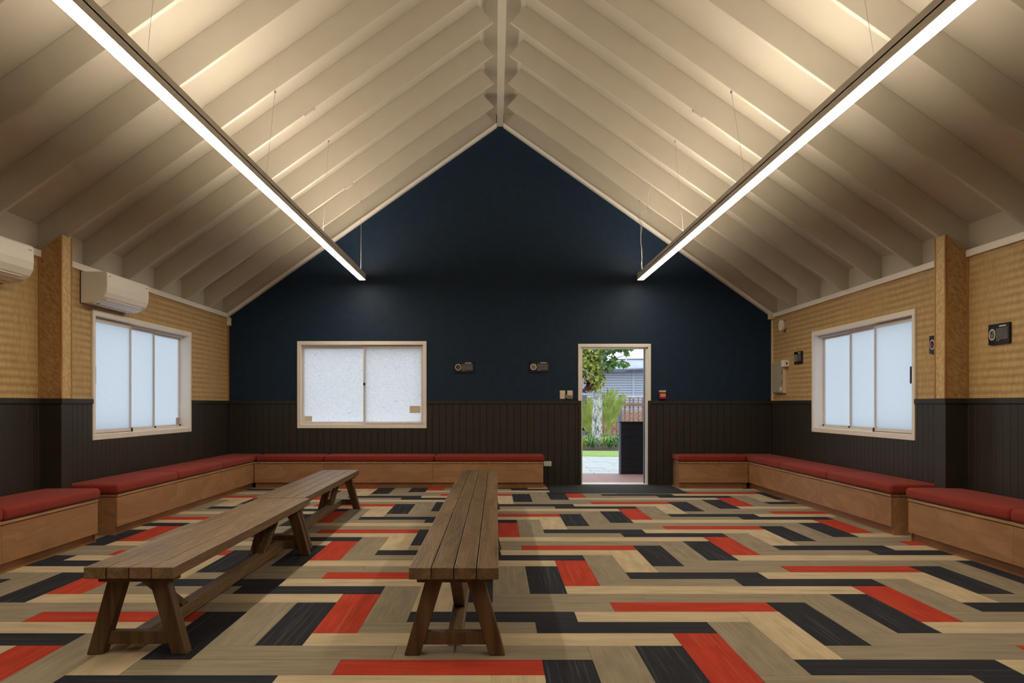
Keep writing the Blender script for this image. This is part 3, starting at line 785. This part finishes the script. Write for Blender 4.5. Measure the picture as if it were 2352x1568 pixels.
MB().tube([P(1439, 831, YH-.4), P(1439, 824, YH-.4)], .03, 6).build('insulator', M['white'], H_)
# tree
YT = 29.5; rd = random.Random(11)
T = empty('garden_tree', P(1372, 1020, YT), 'tree with pale lichen trunk and yellow-green leaves outside the doorway', 'tree')
tr = [P(1373.5, 1026, YT), P(1372, 1000, YT), P(1371, 960, YT), P(1373, 920, YT), P(1374, 893, YT), P(1377, 850, YT), P(1380, 800, YT), P(1384, 740, YT)]
mb = MB().tube(tr, .185, 12, .12)
tag(mb.build('trunk', M['bark'], T, smooth=True))
brs = [[P(1376,880,YT), P(1362,862,YT-.4), P(1345,852,YT-.7), P(1325,840,YT-1)], [P(1377,850,YT), P(1396,832,YT), P(1415,822,YT-.3), P(1434,816,YT-.4)],
       [P(1378,830,YT), P(1392,808,YT-.3), P(1415,800,YT-.5), P(1442,797,YT-.6)], [P(1378,830,YT), P(1360,800,YT-.3), P(1338,780,YT-.4)], [P(1380,800,YT), P(1402,780,YT), P(1440,770,YT)]]
for b in brs: MB().tube(b, .045, 6, .014).build('branch', M['bark'], T)
def leaves(clusters, n, size, mat, name, parent):
    m = MB()
    for (x, y, rx, ry, wgt) in clusters:
        for k in range(int(n*wgt)):
            a = rd.gauss(0, .5); b = rd.gauss(0, .5); c = rd.gauss(0, .5)
            p = P(x + a*rx, y + b*ry, YT + c*.6)
            d = Vector((rd.uniform(-1,1), rd.uniform(-1,1), rd.uniform(-1,.6))).normalized(); e = d.cross(Vector((rd.random()-.5, rd.random()-.5, rd.random()-.5))).normalized()
            s = size*rd.uniform(.6, 1.3)
            m.add([p, p+d*s*.5+e*s*.28, p+d*s, p+d*s*.5-e*s*.28], [(0,1,2,3)])
    return tag(m.build(name, mat, parent, recalc=False), kind='stuff')
leaves([(1350,812,26,20,1.2), (1362,838,24,16,1), (1342,850,14,14,.4), (1366,868,17,14,.9), (1370,884,14,9,.6), (1330,800,20,20,.8), (1375,800,16,12,.5), (1366,852,18,20,.7), (1352,828,22,16,.8)], 380, .15, M['leafy'], 'foliage', T)
leaves([(1398,806,12,6,.4), (1420,801,12,4,.35), (1404,836,8,9,.35), (1424,834,10,5,.2), (1410,822,7,6,.2), (1438,812,6,4,.12), (1437,838,5,4,.1), (1395,845,6,8,.2), (1440,798,14,4,.3), (1400,786,40,10,.9), (1386,822,8,10,.3)], 260, .15, M['leafd'], 'deep_green_foliage', T)  # deeper green leaf clusters, mostly right of the trunk
leaves([(1354,880,9,9,.5), (1350,893,9,5,.3), (1356,868,6,6,.2)], 180, .13, M['leafr'], 'dark_red_foliage', T)
# palms: arching fronds of many blades
def palm(px, py, Y, fr, label):
    b0 = P(px, py, Y); b0.z = GZ-.02; A = empty('young_palm', b0, label, 'palm', 'young palms in the garden bed')
    for tx, ty, w in fr:
        tip = P(tx, ty, Y + rd.uniform(-.4, .4)); m = MB()
        ctrl = (b0 + tip)/2 + Vector((0, 0, .12)); prev = []
        for k in range(25):
            s = k/24; prev.append(b0*(1-s)**2 + ctrl*2*s*(1-s) + tip*s*s)
        m.tube(prev, .018, 5, .004)
        for k in range(9, 25):
            p = prev[k]; d = (prev[k]-prev[k-1]).normalized(); sd = d.cross(Vector((0,1,0))).normalized()
            for sgn in (-1, 1):
                L = w*1.25*(1-.5*abs(k/24-.6)); e = p + d*L*.85 + sd*sgn*L*.33 + Vector((0, rd.uniform(-.1,.1), -.02))
                q = (e-p).cross(Vector((0,1,0))).normalized()*.022
                m.add([p, (p+e)/2+q, e, (p+e)/2-q], [(0,1,2,3)])
        m.build('frond', M['frond'], A, recalc=False)
palm(1390, 988, 31.5, [(1399,903,.32), (1411,904,.34), (1431,914,.32), (1422,922,.3), (1404,915,.32), (1412,940,.26), (1391,912,.28)], 'lime young palm right of the lichen trunk')
palm(1362, 975, 31.2, [(1337,930,.3), (1347,932,.3), (1341,945,.28), (1335,962,.26), (1355,920,.28)], 'lime young palm left of the lichen trunk')
# strap-leaf clumps in the bed
def clump(px, py, Y, n, L, mat, label):
    b0 = P(px, py, Y); b0.z = GZ; A = empty('strap_leaf_clump', b0, label, 'plant', 'strap-leaf clumps in the garden bed'); m = MB()
    for k in range(n):
        a = rd.uniform(0, 6.28); r = rd.uniform(.3, 1)*L; d = Vector((math.cos(a), math.sin(a), 0)); q = Vector((-d.y, d.x, 0))*.014
        p1 = b0 + d*r*.35 + Vector((0,0,L*rd.uniform(.45,.8))); p2 = b0 + d*r*.9 + Vector((0,0,L*rd.uniform(.15,.6)))
        s0 = b0 + d*.03
        m.add([s0-q, s0+q, p1+q, p1-q, p2], [(0,1,2,3), (3,2,4)])
    tag(m.build('leaves', mat, A, recalc=False), kind='stuff')
spots = [(1339,1022,27.3),(1351,1020,28.2),(1362,1024,27.2),(1388,1021,28.1),(1402,1025,27.2),(1416,1021,28.2),(1342,1004,29.4),(1357,1002,30.4),(1394,1003,30.2),(1408,1004,29.3),(1422,1002,30.3)]
fr_ = sorted([s_ for s_ in spots if s_[2] < 29]); bk_ = sorted([s_ for s_ in spots if s_[2] >= 29])
ORD = ['first','second','third','fourth','fifth','sixth','seventh']
for k, (x, y, Y) in enumerate(spots):
    row, lst = ('front', fr_) if Y < 29 else ('rear', bk_); o_ = ORD[lst.index((x, y, Y))]
    clump(x, y, Y, 150, .44, M['leafd'] if k % 3 else M['frond'], f'strap-leaf clump in the {row} row of the garden bed, {o_} from left')
